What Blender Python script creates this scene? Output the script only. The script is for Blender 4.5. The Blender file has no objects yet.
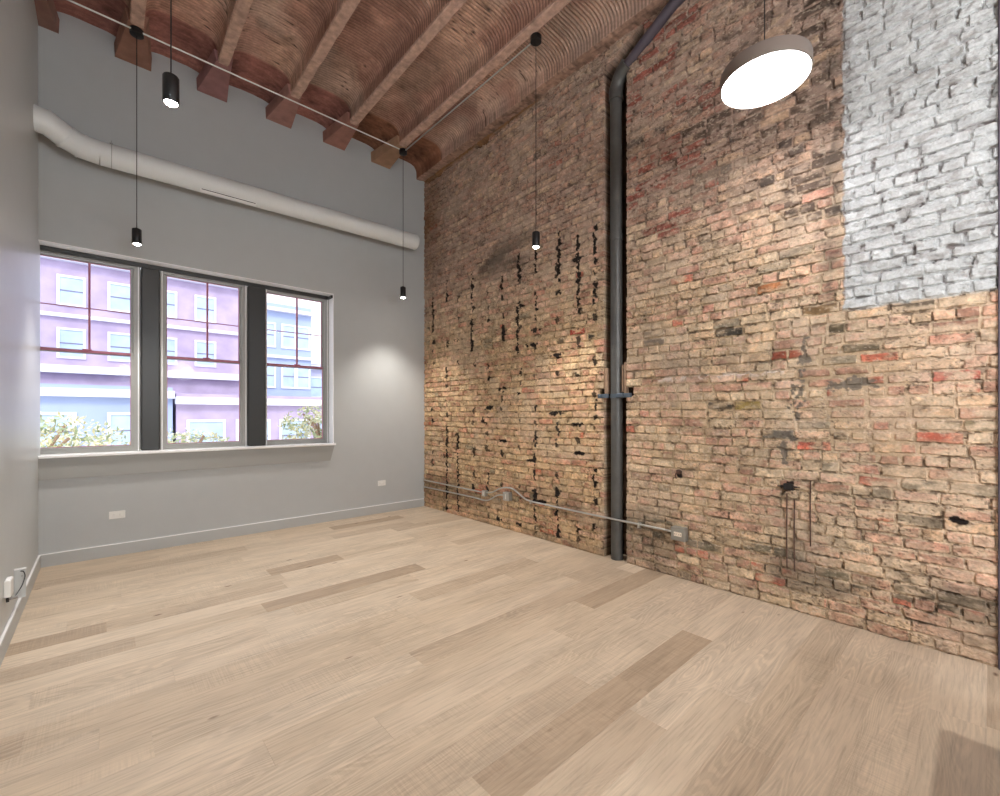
import bpy, bmesh, math, random
import numpy as np
from mathutils import Vector, Matrix
C = bpy.context.scene.collection
rnd = random.Random(7)

# ------------------------------------------------------------------ helpers
def lin(c):
    return tuple(((v/255)/12.92 if v/255 <= .04045 else ((v/255+.055)/1.055)**2.4) for v in c)
def L3(c): return np.array(lin(c))

def mat(name, col=(128, 128, 128), rough=.6, metal=0., spec=.5, bump=0., bscale=40., vary=0., vscale=6., attr=None):
    m = bpy.data.materials.new(name); m.use_nodes = True
    nt = m.node_tree; b = nt.nodes['Principled BSDF']
    b.inputs['Roughness'].default_value = rough; b.inputs['Metallic'].default_value = metal
    b.inputs['Specular IOR Level'].default_value = spec
    tc = nt.nodes.new('ShaderNodeTexCoord')
    base = None
    if attr:
        a = nt.nodes.new('ShaderNodeAttribute'); a.attribute_name = attr; base = a.outputs['Color']
    if vary or not attr:
        n = nt.nodes.new('ShaderNodeTexNoise'); n.inputs['Scale'].default_value = vscale; n.inputs['Detail'].default_value = 5
        nt.links.new(tc.outputs['Object'], n.inputs['Vector'])
        r = nt.nodes.new('ShaderNodeValToRGB'); nt.links.new(n.outputs['Fac'], r.inputs['Fac'])
        r.color_ramp.elements[0].position = .3; r.color_ramp.elements[1].position = .7
        lo = 1-vary; hi = 1+vary*.5
        if attr:
            r.color_ramp.elements[0].color = (lo, lo, lo, 1); r.color_ramp.elements[1].color = (hi, hi, hi, 1)
            mx = nt.nodes.new('ShaderNodeMix'); mx.data_type = 'RGBA'; mx.blend_type = 'MULTIPLY'; mx.inputs[0].default_value = 1
            nt.links.new(base, mx.inputs[6]); nt.links.new(r.outputs['Color'], mx.inputs[7]); base = mx.outputs[2]
        else:
            c = lin(col)
            r.color_ramp.elements[0].color = tuple(min(1, v*lo) for v in c)+(1,)
            r.color_ramp.elements[1].color = tuple(min(1, v*hi) for v in c)+(1,)
            base = r.outputs['Color']
    nt.links.new(base, b.inputs['Base Color'])
    if bump:
        n2 = nt.nodes.new('ShaderNodeTexNoise'); n2.inputs['Scale'].default_value = bscale; n2.inputs['Detail'].default_value = 4
        nt.links.new(tc.outputs['Object'], n2.inputs['Vector'])
        bp = nt.nodes.new('ShaderNodeBump'); bp.inputs['Strength'].default_value = bump; bp.inputs['Distance'].default_value = .01
        nt.links.new(n2.outputs['Fac'], bp.inputs['Height']); nt.links.new(bp.outputs['Normal'], b.inputs['Normal'])
    return m

def emis(name, col, s):
    m = bpy.data.materials.new(name); m.use_nodes = True
    b = m.node_tree.nodes['Principled BSDF']
    b.inputs['Base Color'].default_value = lin(col)+(1,)
    b.inputs['Emission Color'].default_value = lin(col)+(1,); b.inputs['Emission Strength'].default_value = s
    return m

def tag(o, label=None, cat=None, group=None, kind=None):
    if label: o['label'] = label
    if cat: o['category'] = cat
    if group: o['group'] = group
    if kind: o['kind'] = kind
    return o

def thing(name, loc, label, cat, group=None):
    o = bpy.data.objects.new(name, None); C.objects.link(o); o.location = loc; o.empty_display_size = .1
    return tag(o, label, cat, group)

class MB:
    def __init__(s, org=(0, 0, 0)): s.v = []; s.f = []; s.sm = []; s.o = org
    def add(s, vs, fs, smooth=False):
        n = len(s.v); s.v += [tuple(v) for v in vs]; s.f += [[i+n for i in f] for f in fs]; s.sm += [smooth]*len(fs)
    def box(s, x0, x1, y0, y1, z0, z1, bev=0):
        if bev:
            bm = bmesh.new(); bmesh.ops.create_cube(bm, size=1)
            for v in bm.verts: v.co = ((x0+x1)/2+v.co.x*(x1-x0), (y0+y1)/2+v.co.y*(y1-y0), (z0+z1)/2+v.co.z*(z1-z0))
            bmesh.ops.bevel(bm, geom=bm.edges[:], offset=bev, segments=2, affect='EDGES', profile=.5)
            bm.verts.index_update()
            s.add([v.co[:] for v in bm.verts], [[v.index for v in f.verts] for f in bm.faces]); bm.free(); return s
        s.add([(x0, y0, z0), (x1, y0, z0), (x1, y1, z0), (x0, y1, z0), (x0, y0, z1), (x1, y0, z1), (x1, y1, z1), (x0, y1, z1)],
              [(0, 3, 2, 1), (4, 5, 6, 7), (0, 1, 5, 4), (1, 2, 6, 5), (2, 3, 7, 6), (3, 0, 4, 7)]); return s
    def tube(s, pts, r, n=16, cap=True, radii=None):
        P = [Vector(p) for p in pts]; vs = []; fs = []; up = None
        for i, p in enumerate(P):
            d = (P[min(i+1, len(P)-1)]-P[max(i-1, 0)]).normalized()
            if up is None: up = d.orthogonal().normalized()
            up = (up-d*up.dot(d)).normalized(); w = d.cross(up); rr = radii[i] if radii else r
            # keep the cross-section round through a mitre
            if 0 < i < len(P)-1:
                a = (P[i]-P[i-1]).normalized(); b = (P[i+1]-P[i]).normalized(); k = 1/max(.6, math.cos(a.angle(b)/2))
            else: k = 1
            for j in range(n):
                t = 2*math.pi*j/n; vs.append(p+(up*math.cos(t)+w*math.sin(t))*rr)
        for i in range(len(P)-1):
            for j in range(n):
                a = i*n+j; b = i*n+(j+1) % n; fs.append((a, b, b+n, a+n))
        s.add(vs, fs, True)
        if cap:
            m = len(vs); s.add(vs[:n], [tuple(range(n))[::-1]]); s.add(vs[m-n:], [tuple(range(n))])
        return s
    def lathe(s, prof, c=(0, 0), n=32, smooth=True):   # prof: (r, z)
        vs = []; fs = []
        for r, z in prof:
            for j in range(n):
                t = 2*math.pi*j/n; vs.append((c[0]+max(r, 1e-4)*math.cos(t), c[1]+max(r, 1e-4)*math.sin(t), z))
        for i in range(len(prof)-1):
            for j in range(n):
                a = i*n+j; b = i*n+(j+1) % n; fs.append((a, b, b+n, a+n))
        s.add(vs, fs, smooth); return s
    def build(s, name, m, parent=None, kind=None):
        me = bpy.data.meshes.new(name)
        ox, oy, oz = s.o
        me.from_pydata([(v[0]-ox, v[1]-oy, v[2]-oz) for v in s.v], [], s.f)
        me.polygons.foreach_set('use_smooth', s.sm); me.update()
        if any(s.sm):
            bm = bmesh.new(); bm.from_mesh(me)
            for e in bm.edges:
                if len(e.link_faces) == 2 and e.calc_face_angle(0) > math.radians(40): e.smooth = False
            bm.to_mesh(me); bm.free()
        if m: me.materials.append(m)
        o = bpy.data.objects.new(name, me); C.objects.link(o)
        if parent: o.parent = parent
        else: o.location = s.o
        if kind: o['kind'] = kind
        return o

def ring(x0, x1, z0, z1, t, y0, y1, tb=None):
    tb = t if tb is None else tb; m = MB()
    o_ = [(x0, z0), (x1, z0), (x1, z1), (x0, z1)]; i_ = [(x0+t, z0+tb), (x1-t, z0+tb), (x1-t, z1-t), (x0+t, z1-t)]
    vs = [(x, y0, z) for x, z in o_]+[(x, y0, z) for x, z in i_]+[(x, y1, z) for x, z in o_]+[(x, y1, z) for x, z in i_]; fs = []
    for k in range(4):
        q = (k+1) % 4; fs += [(k, q, q+4, k+4), (k+8, k+12, q+12, q+8), (k, k+8, q+8, q), (k+4, q+4, q+12, k+12)]
    m.add(vs, fs); return m

def clone(root, loc, label=None, group=None):
    r = root.copy(); C.objects.link(r); r.location = loc
    if label: r['label'] = label
    if group: r['group'] = group
    for ch in list(root.children):
        c = ch.copy(); C.objects.link(c); c.parent = r
        for g in list(ch.children):
            d = g.copy(); C.objects.link(d); d.parent = c
    return r

# ------------------------------------------------------------------ numpy noise
def hsh(ix, iy, seed=0):
    n = (ix.astype(np.int64)*374761393 + iy.astype(np.int64)*668265263 + seed*1442695041) & 0xFFFFFFFF
    n = ((n ^ (n >> 13))*1274126177) & 0xFFFFFFFF
    n = ((n ^ (n >> 16))*2246822519) & 0xFFFFFFFF
    return ((n ^ (n >> 15)) & 0xFFFFFF)/float(0xFFFFFF)
def vn(x, y, seed=0):
    ix = np.floor(x); iy = np.floor(y); fx = x-ix; fy = y-iy
    fx = fx*fx*(3-2*fx); fy = fy*fy*(3-2*fy)
    a = hsh(ix, iy, seed); b = hsh(ix+1, iy, seed); c = hsh(ix, iy+1, seed); d = hsh(ix+1, iy+1, seed)
    return (a*(1-fx)+b*fx)*(1-fy)+(c*(1-fx)+d*fx)*fy
def fbm(x, y, seed=0, o=4):
    s = 0; a = .5; t = 0
    for i in range(o):
        s = s+a*vn(x*2**i+i*17.3, y*2**i+i*9.1, seed+i); t += a; a *= .5
    return s/t
def ss(a, b, x):
    t = np.clip((x-a)/(b-a), 0, 1); return t*t*(3-2*t)

def grid_mesh(name, V, nr, nc, col, m, flip=False, kind='structure', smooth=False):
    me = bpy.data.meshes.new(name)
    i = np.arange(nr*nc).reshape(nr, nc)
    q = np.stack([i[:-1, :-1], i[:-1, 1:], i[1:, 1:], i[1:, :-1]], -1).reshape(-1, 4)
    if flip: q = q[:, ::-1]
    me.vertices.add(nr*nc); me.vertices.foreach_set('co', np.ascontiguousarray(V, dtype=np.float32).ravel())
    nf = len(q); me.loops.add(nf*4); me.loops.foreach_set('vertex_index', np.ascontiguousarray(q, dtype=np.int32).ravel())
    me.polygons.add(nf); me.polygons.foreach_set('loop_start', np.arange(nf, dtype=np.int32)*4)
    me.update(calc_edges=True)
    me.polygons.foreach_set('use_smooth', np.full(nf, smooth))
    at = me.color_attributes.new('tone', 'FLOAT_COLOR', 'POINT')
    cc = np.ones((nr*nc, 4), dtype=np.float32); cc[:, :3] = np.clip(col.reshape(-1, 3), 0, 1)
    at.data.foreach_set('color', cc.ravel())
    me.materials.append(m); me.validate()
    o = bpy.data.objects.new(name, me); C.objects.link(o)
    if kind: o['kind'] = kind
    return o

# ------------------------------------------------------------------ room numbers
XL, XR, YW, YB, ZC = -.44, 3.68, 5.83, -3.6, 4.97      # left wall, brick wall, window wall, back wall, underside of the beams
f_, u0, v0, EYE = 441., 500., 415., 1.4
ang = math.atan(397/441); sA, cA = math.sin(ang), math.cos(ang)
def wallYZ(u, v, X=XR):                                  # a point of the brick wall seen in the photograph, as (Y, z)
    r = (u-u0)/f_; d = (sA+cA*r, cA-sA*r, (v0-v)/f_); t = X/d[0]; return d[1]*t, EYE+d[2]*t

# ------------------------------------------------------------------ materials
M = dict(
    wall=mat('grey_wall_paint', (184, 187, 187), .62, bump=.05, bscale=60, vary=.02),
    wallgloss=mat('grey_satin_paint', (192, 195, 194), .36, bump=.04, bscale=30, vary=.02),
    base=mat('grey_baseboard_paint', (184, 186, 185), .5),
    white=mat('white_gloss_paint', (248, 248, 248), .22),
    whitem=mat('white_duct_paint', (226, 229, 228), .45, bump=.03),
    frame=mat('grey_window_paint', (158, 158, 154), .42),
    maroon=mat('maroon_window_bar', (176, 110, 130), .5),
    dark=mat('charcoal_column_paint', (44, 44, 42), .38),
    black=mat('black_metal', (24, 24, 25), .45),
    cord=mat('black_cord', (28, 27, 27), .6),
    pipe=mat('dark_iron_pipe', (92, 91, 88), .42, metal=.25, bump=.12, bscale=50, vary=.2, vscale=9),
    clamp=mat('blue_grey_steel', (92, 104, 116), .45, metal=.4),
    steel=mat('galvanised_steel', (196, 196, 192), .3, metal=.75),
    box=mat('grey_cast_box', (158, 156, 148), .4, metal=.5),
    plastic=mat('white_plastic', (232, 231, 226), .35),
    greyp=mat('grey_plastic', (150, 150, 148), .5),
    ivory=mat('ivory_receptacle', (240, 226, 206), .4),
    disc=mat('taupe_lamp_housing', (126, 114, 106), .5),
    rust=mat('rusty_steel', (92, 66, 54), .85, bump=.4, bscale=90, vary=.3, vscale=30),
    wood=mat('weathered_timber', (158, 130, 106), .8, bump=.4, bscale=60, vary=.3, vscale=20),
    slot=mat('slot_black', (12, 12, 12), .7),
    brick=mat('old_brick', rough=.93, spec=.2, bump=.3, bscale=150, vary=.16, vscale=85, attr='tone'),
    clay=mat('ceiling_clay', rough=.85, spec=.3, bump=.4, bscale=90, vary=.2, vscale=40, attr='tone'),
    beam=mat('beam_plaster', (200, 166, 148), .85, bump=.9, bscale=55, vary=.35, vscale=17),
)
lens = emis('warm_bulb', (255, 248, 236), 40)
discem = emis('disc_diffuser', (252, 250, 255), 12)
gl = bpy.data.materials.new('window_glass'); gl.use_nodes = True
nt = gl.node_tree; nt.nodes.clear()
out = nt.nodes.new('ShaderNodeOutputMaterial'); mx = nt.nodes.new('ShaderNodeMixShader'); tr = nt.nodes.new('ShaderNodeBsdfTransparent')
tr.inputs[0].default_value = (.95, .96, 1, 1)
gb = nt.nodes.new('ShaderNodeBsdfGlossy'); gb.inputs['Roughness'].default_value = .02
fr = nt.nodes.new('ShaderNodeFresnel'); fr.inputs[0].default_value = 1.14
nt.links.new(fr.outputs[0], mx.inputs[0]); nt.links.new(tr.outputs[0], mx.inputs[1]); nt.links.new(gb.outputs[0], mx.inputs[2]); nt.links.new(mx.outputs[0], out.inputs[0])

# ------------------------------------------------------------------ brick wall
def brick_wall():
    ys = [-.03]
    while ys[-1] < YW+.02:
        y = ys[-1]; ys.append(y+(.0048 if y < 1.2 else .0048+(y-1.2)*.0014))
    SY0, SY1 = 2.298, 2.552                               # chase for the drain pipe
    ys = np.array(ys)
    ys = ys[(np.abs(ys-SY0) > .003) & (np.abs(ys-SY1) > .003)]
    ys = np.sort(np.concatenate([ys, [SY0-.0005, SY0+.0005, SY1-.0005, SY1+.0005]]))
    zs = np.arange(0, 5.14, .0058)
    Y, Z = np.meshgrid(ys, zs)
    ch = .0722
    zz = Z+.016*(fbm(Y*.9, Z*.7, 3)-.5)*2+.006*(fbm(Y*5, Z*3, 5)-.5)
    k = np.floor(zz/ch); fz = (zz/ch-k)*ch
    header = (np.mod(k, 6) == 3) | (hsh(k, k*0, 77) < .07)
    sect = (Y > SY1).astype(float)
    Lk = np.where(header, .104, .208)*(1+.05*(hsh(k, sect, 8)-.5))
    yy = Y+.012*(fbm(Y*4, Z*6, 9)-.5)*2+hsh(k, sect, 21)*.25+.05*np.sin(k*1.7)
    q = yy/Lk; b = np.floor(q); fy = (q-b)*Lk
    # random joints: split some stretchers into two headers
    split = (~header) & (hsh(k, b, 31) < .16)
    half = Lk/2
    b2 = np.where(split, b*2+(fy > half), b*2+.0)
    fy2 = np.where(split, np.where(fy > half, fy-half, fy), fy); Lb = np.where(split, half, Lk)
    r1 = hsh(k, b2+5000*sect, 41); r2 = hsh(k, b2+5000*sect, 42); r3 = hsh(k, b2, 43); r4 = hsh(k, b2, 44); r5 = hsh(k, b2, 45)
    n1 = fbm(Y*38, Z*38, 50, 3)-.5; n2 = fbm(Y*14, Z*18, 60, 3)-.5; n3 = fbm(Y*90, Z*90, 70, 2)-.5
    mh = .0045+.004*r3; mv = .0045+.004*r4
    fw = (fbm(Y*5, Z*7, 99, 3)-.5)
    fatm = ss(.25, .40, Y+fw*.25)*(1-ss(.86, .97, Y+fw*.1))*ss(1.08, 1.25, Z+fw*.3)*(1-ss(1.80, 1.98, Z+fw*.2))*.85    # repointed patch: wide flush joints
    mh = mh+.006*fatm; mv = mv+.007*fatm
    dz = np.minimum(fz, ch-fz)-mh; dy = np.minimum(fy2, Lb-fy2)-mv
    rc = .006
    d = np.where((dz < rc) & (dy < rc), rc-np.sqrt(np.maximum(rc-dz, 0)**2+np.maximum(rc-dy, 0)**2), np.minimum(dz, dy))
    d = d+n1*.010+n2*.006
    mask = ss(-.001, .0035, d)
    # --- palette
    pal = np.array([L3(c) for c in [(204, 168, 148), (210, 182, 154), (216, 194, 168), (196, 158, 140), (184, 146, 128), (206, 176, 158),
                                    (190, 170, 148), (214, 182, 158), (172, 136, 120), (146, 136, 120), (184, 116, 98), (110, 104, 96)]])
    cum = np.cumsum([.15, .15, .12, .12, .09, .12, .08, .08, .05, .02, .012, .008])
    low = 1-ss(2.0, 2.9, Z)
    idx = np.searchsorted(cum, np.clip(r1, 0, .9999)*cum[-1])
    pinky = ss(1.1, .2, Y)
    col = pal[np.clip(idx, 0, 11)]
    redd = (r5 < .04+.09*ss(.9, .1, Y)*low)
    col = np.where(redd[..., None], L3((196, 146, 130))[None, None]*(.8+.4*r2[..., None]), col)
    # pinker, duller brick towards the top
    up = ss(2.3, 3.6, Z)[..., None]
    col = col*(1-up)+(col*.62+L3((168, 136, 128))*.34)*up
    # specific dark courses in bands
    olive = ((hsh(k, k*0, 90) < .0) | (np.abs(Z-.36-.03*(Y-1)) < .085)) & (r2 < .52) & (Y < SY0)
    col = np.where(olive[..., None], L3((122, 114, 98))*(.7+.5*r3[..., None]), col)
    band = (((Z > 3.25) & (Z < 3.9) & (Y < 1.9) & (r2 < .33)) | ((Z > 2.75) & (Y < 1.0) & (Y > .62) & (r2 < .62)) | ((Z > 4.0) & (Y < 1.5) & (r2 < .38)))
    col = np.where(band[..., None], L3((104, 90, 82))*(.7+.5*r3[..., None]), col)
    redup = (Z > 3.15+.5*(vn(Y*3, Z*3, 61)-.5)) & (Y+.9*(vn(Y*2.5, Z*4, 62)-.5) > 1.65) & (Y < SY0) & (r4 < .42)
    col = np.where(redup[..., None], L3((158, 98, 88))*(.8+.4*r3[..., None]), col)
    # single bricks the photograph shows: (u, v, colour)
    spots = [(938, 381, (178, 74, 62)), (828, 397, (150, 80, 66)), (836, 408, (150, 84, 66)), (848, 441, (74, 68, 60)), (826, 450, (70, 66, 60)),
             (819, 441, (196, 104, 88)), (939, 430, (104, 96, 74)), (985, 431, (100, 94, 72)), (953, 442, (190, 98, 80)), (752, 408, (140, 122, 74)),
             (664, 340, (72, 68, 62)), (718, 333, (70, 66, 60)), (674, 408, (80, 74, 68)), (711, 408, (78, 74, 66)), (661, 332, (74, 70, 64)),
             (896, 309, (90, 82, 72)), (836, 329, (92, 84, 66)), (790, 573, (184, 100, 72)), (985, 620, (168, 74, 56)), (861, 509, (180, 104, 80)),
             (775, 355, (150, 74, 56)), (788, 355, (146, 78, 60)), (760, 292, (176, 120, 84)), (742, 378, (168, 92, 72)), (815, 306, (118, 96, 70)),
             (894, 357, (190, 116, 96)), (845, 351, (110, 100, 84)), (560, 340, (104, 92, 80)), (579, 329, (160, 74, 66)), (588, 336, (60, 56, 52)),
             (733, 141, (64, 60, 62)), (658, 134, (60, 58, 60)), (635, 146, (66, 62, 64)), (727, 168, (60, 58, 60)), (704, 166, (150, 84, 76)),
             (780, 146, (78, 70, 68)), (797, 152, (78, 70, 68)), (757, 181, (74, 66, 62)), (775, 175, (76, 68, 64)), (835, 135, (88, 76, 70))]
    for u, v, c in spots:
        y, z = wallYZ(u, v); j = np.argmin(np.abs(ys-y)); i = np.argmin(np.abs(zs-z))
        same = (k == k[i, j]) & (b2 == b2[i, j]) & (np.abs(Y-y) < .3)
        col = np.where(same[..., None], L3(c)*(.9+.25*(n2[..., None]+.5)), col)
    # face wear, blotches, mortar smear
    col = col*(1+1.1*n1[..., None]*.8+.9*n2[..., None]+.5*n3[..., None])
    mort = (L3((196, 174, 148))[None, None]+(L3((214, 196, 174))-L3((196, 174, 148)))*ss(1.6, .2, Y)[..., None])*(1+.7*n2[..., None]+.35*n3[..., None])
    mort = mort*(1-up)+(L3((176, 154, 144))*(1+.8*n2[..., None]))*up
    mort = mort*(1-.7*fatm[..., None])+.7*fatm[..., None]*L3((184, 162, 136))*(1+.5*n2[..., None])
    smear = ss(.42, .64, fbm(Y*9, Z*22, 91, 4))*.8
    smear = smear*(1-.5*redd)
    hz = ss(2.9, 3.6, Z)*ss(SY0, .9, Y)
    smear = np.clip(smear+.35*hz*ss(.3, .6, fbm(Y*5, Z*11, 92, 4))+.18*ss(1.3, .3, Y)*low*ss(.35, .6, fbm(Y*7, Z*15, 93, 4)), 0, .9)
    col = col*(1-smear[..., None])+mort*smear[..., None]
    c = col*mask[..., None]+mort*(1-mask[..., None])
    joint_shade = np.exp(-((d-.0005)/.0022)**2)*ss(.40, .58, fbm(Y*13, Z*17, 97, 3))*.5*(1-.7*fatm)  # thin shadow along the brick edges, painted into the colour
    c = c*(1-joint_shade[..., None])+L3((92, 70, 56))*joint_shade[..., None]
    c = c*np.array([.985, .955, .875])
    pit = ss(.64, .74, fbm(Y*70, Z*95, 98, 2))*ss(.4, .6, fbm(Y*3, Z*5, 101, 3))*.6
    c = c*(1-pit[..., None])+L3((84, 66, 54))*pit[..., None]
    chalk = ss(.66, .74, fbm(Y*50, Z*80, 102, 2))*.4
    c = c*(1-chalk[..., None])+L3((222, 204, 182))*chalk[..., None]
    # open dirty joints
    crack = (1-mask)*ss(.58, .66, fbm(Y*26, Z*34, 95, 3))*(1-fatm)
    c = c*(1-.5*crack[..., None])+L3((58, 44, 38))*.5*crack[..., None]
    # yellowish lower left, lime bloom
    left = ss(SY1, SY1+.1, Y)
    c = c*(1-(left*low)[..., None]*.5)+(c*np.array([1.0, .92, .74]))*((left*low)[..., None]*.5)
    bloom = ss(.56, .7, fbm(Y*2.2, Z*3, 120, 4))*.30
    c = c*(1-bloom[..., None])+L3((208, 186, 164))*bloom[..., None]
    pk = (ss(1.0, .1, Y)*low)[..., None]*.28
    c = c*(1-pk)+c*np.array([1.08, .90, .86])*pk
    # soot / damp stains
    soot = ss(.50, .68, fbm(Y*2.0, Z*4, 130, 4))
    zb = 3.35-.0*(Y-2.5)
    sb = np.exp(-((Z-zb)/.22)**2)*left*.75*soot+soot*ss(.55, .2, Z)*(1-.4*left)*.45+np.exp(-((Z-.45)/.13)**2)*soot*.4
    mid = ((Y > 1.0) & (Y < SY0))*np.exp(-((Z-1.83)/.055)**2)*(.35+.6*soot)*.55
    bord = np.exp(-((Y-.72-.05*n2)/.055)**2)*ss(2.1, 2.3, Z)*ss(.42, .6, fbm(Y*12, Z*9, 131, 3))*.6
    sb = np.clip(sb+mid+bord, 0, .8)
    lime = np.exp(-((Z-1.715-.03*n2)/.018)**2)*((Y > 1.0) & (Y < 2.0))*ss(.48, .56, fbm(Y*20, Z*30, 132, 3))*.75
    c = c*(1-sb[..., None])+L3((84, 76, 68))*sb[..., None]
    c = c*(1-lime[..., None])+L3((226, 214, 204))*lime[..., None]
    ochre = np.clip(ss(5.2, 5.8, Y)*ss(3.2, 4.3, Z)*1.0*fbm(Y*3, Z*3, 133, 3), 0, .7)[..., None]
    c = c*(1-ochre)+L3((128, 88, 56))*ochre
    hh = mask*(.010+.007*(r2-.5)+.004*(r3-.5)*(fy2/Lb-.5))
    hh = hh-.004*pit+n1*.005*mask+n2*.009+n3*.0025-crack*.009
    # white painted field
    EW = wallYZ(843.5, 150)[0]
    wb = ss(EW+.008, EW-.008, Y+.020*n2*2+.012*n1)*ss(2.085, 2.105, Z+.03*n2+.012*n1)
    pe = ss(.60, .72, fbm(Y*14, Z*26, 140, 4))*.35+crack*.45
    edge = np.clip(1-np.abs(Y-EW)/.05, 0, 1)*ss(.48, .56, fbm(Y*30, Z*30, 141, 3))*.4+.0
    pe = np.clip(pe+edge, 0, .85)[..., None]
    wc = L3((203, 205, 204))*(1+.35*n2[..., None]+.3*n1[..., None])
    wc = wc*(1-pe)+L3((120, 104, 98))*pe
    c = c*(1-wb[..., None])+wc*wb[..., None]
    hh = hh+wb*(.004+n2*.02+mask*.004)
    # black adhesive marks in upright rows
    tar = np.zeros_like(Z)
    cols = [433, 447, 458, 473.3, 488, 502, 520, 535, 557.5, 578, 594.7]
    rr = random.Random(5)
    def blot(y, z, ry, rz, a=1.):
        w = 3; js = np.where(np.abs(ys-y) < ry*w)[0]; is_ = np.where(np.abs(zs-z) < rz*w)[0]
        if len(js) == 0 or len(is_) == 0: return
        sl = (slice(is_[0], is_[-1]+1), slice(js[0], js[-1]+1))
        yy_ = (Y[sl]-y)/ry; zz_ = (Z[sl]-z)/rz
        dd = np.sqrt(yy_**2+zz_**2)+2.6*n1[sl]+1.6*n2[sl]
        tar[sl] = np.maximum(tar[sl], ss(1.05, .75, dd)*a)
    for cu in cols:
        y, _ = wallYZ(cu, 450)
        z = .1
        while z < 3.15:
            st = 0.5 if z > 1.3 else .62
            if rr.random() < st:
                if rr.random() < .14: blot(y+rr.uniform(-.02, .02), z, .07, .022)
                else: blot(y+rr.uniform(-.02, .02), z, rr.uniform(.016, .034), rr.uniform(.025, .05), rr.uniform(.75, 1))
            z += rr.uniform(.11, .21)
    for u, va, vb in [(578, 237, 311), (595, 230, 300), (518.6, 258, 282), (536, 252, 274), (559, 235, 280), (447, 284, 301), (472, 275, 300), (433, 296, 331),
                      (472, 323, 348), (503, 321, 338), (517.6, 300, 348), (535.7, 293, 308), (447, 426, 508), (458, 437, 508), (535, 437, 519), (557.5, 492, 535), (488, 474, 490), (595, 470, 482)]:
        y, za = wallYZ(u, va); _, zb_ = wallYZ(u, vb)
        n = max(2, int((za-zb_)/.045))
        for i in range(n+1):
            if rr.random() < .9: blot(y+rr.uniform(-.012, .012), zb_+(za-zb_)*i/n, rr.uniform(.014, .026), .04)
    for u, v, ry, rz in [(501, 389, .07, .03), (484, 421, .05, .04), (536, 501, .12, .025), (530, 460, .08, .02), (789, 487, .030, .028), (783, 486, .02, .008), (797, 487, .02, .008), (792, 436, .02, .02),
                         (679, 474, .02, .03), (958, 520, .03, .02), (532, 345, .09, .02)]:
        y, z = wallYZ(u, v); blot(y, z, ry, rz)
    c = c*(1-tar[..., None])+L3((40, 34, 31))*tar[..., None]
    hh = hh+tar*(.004+.006*n1)
    gap = np.zeros_like(Z)
    for yc, rz_, hw in ((5.55, .022, .22), (5.2, .012, .12), (4.45, .030, .16), (4.15, .014, .1)):
        gap = np.maximum(gap, ss(1.1, .8, np.abs(Z-4.945+.03*n2)/rz_+.8*n1)*ss(1, .8, np.abs(Y-yc)/hw+n1*.8))
    c = c*(1-gap[..., None])+L3((38, 28, 22))*gap[..., None]; hh = hh-.05*gap
    # grey cement smears where old pipes ran
    tar2 = tar; tar = np.zeros_like(Z)
    for u, v, ry, rz in [(804, 345, .018, .05), (803, 360, .03, .04), (801, 375, .018, .06), (798, 392, .045, .06), (797, 405, .04, .05), (797, 416, .015, .06),
                         (789, 436, .04, .03), (785, 444, .03, .03), (784, 458, .016, .06), (793, 432, .03, .02), (846, 387, .10, .03), (858, 383, .06, .03)]:
        y, z = wallYZ(u, v); blot(y, z, ry, rz, .85)
    c = c*(1-tar[..., None])+L3((112, 104, 94))*tar[..., None]
    # the chase
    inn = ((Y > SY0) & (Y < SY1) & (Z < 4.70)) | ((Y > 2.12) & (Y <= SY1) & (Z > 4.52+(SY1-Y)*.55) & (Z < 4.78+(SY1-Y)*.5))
    # notches beside the clamp
    nt_ = ((np.abs(Y-(SY1+.022)) < .03) | (np.abs(Y-(SY0-.035)) < .035)) & (np.abs(Z-1.625+.5*n2*.1) < .04)
    hh = np.where(inn, -.20+n2*.02, hh); hh = np.where(nt_, -.07, hh)
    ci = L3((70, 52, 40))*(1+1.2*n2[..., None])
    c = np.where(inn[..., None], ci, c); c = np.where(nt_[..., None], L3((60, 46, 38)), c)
    # ragged shelf under the ceiling in the far corner
    top = ss(4.93, 4.99, Z+.08*n2+.02*n1)*ss(3.2, 3.6, Y)
    c = c*(1-top[..., None])+L3((150, 112, 80))*(1+.8*n2[..., None])*top[..., None]
    V = np.stack([XR-hh+.006, Y, Z], -1)
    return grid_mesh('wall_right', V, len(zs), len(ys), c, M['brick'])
brick_wall()

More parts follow.
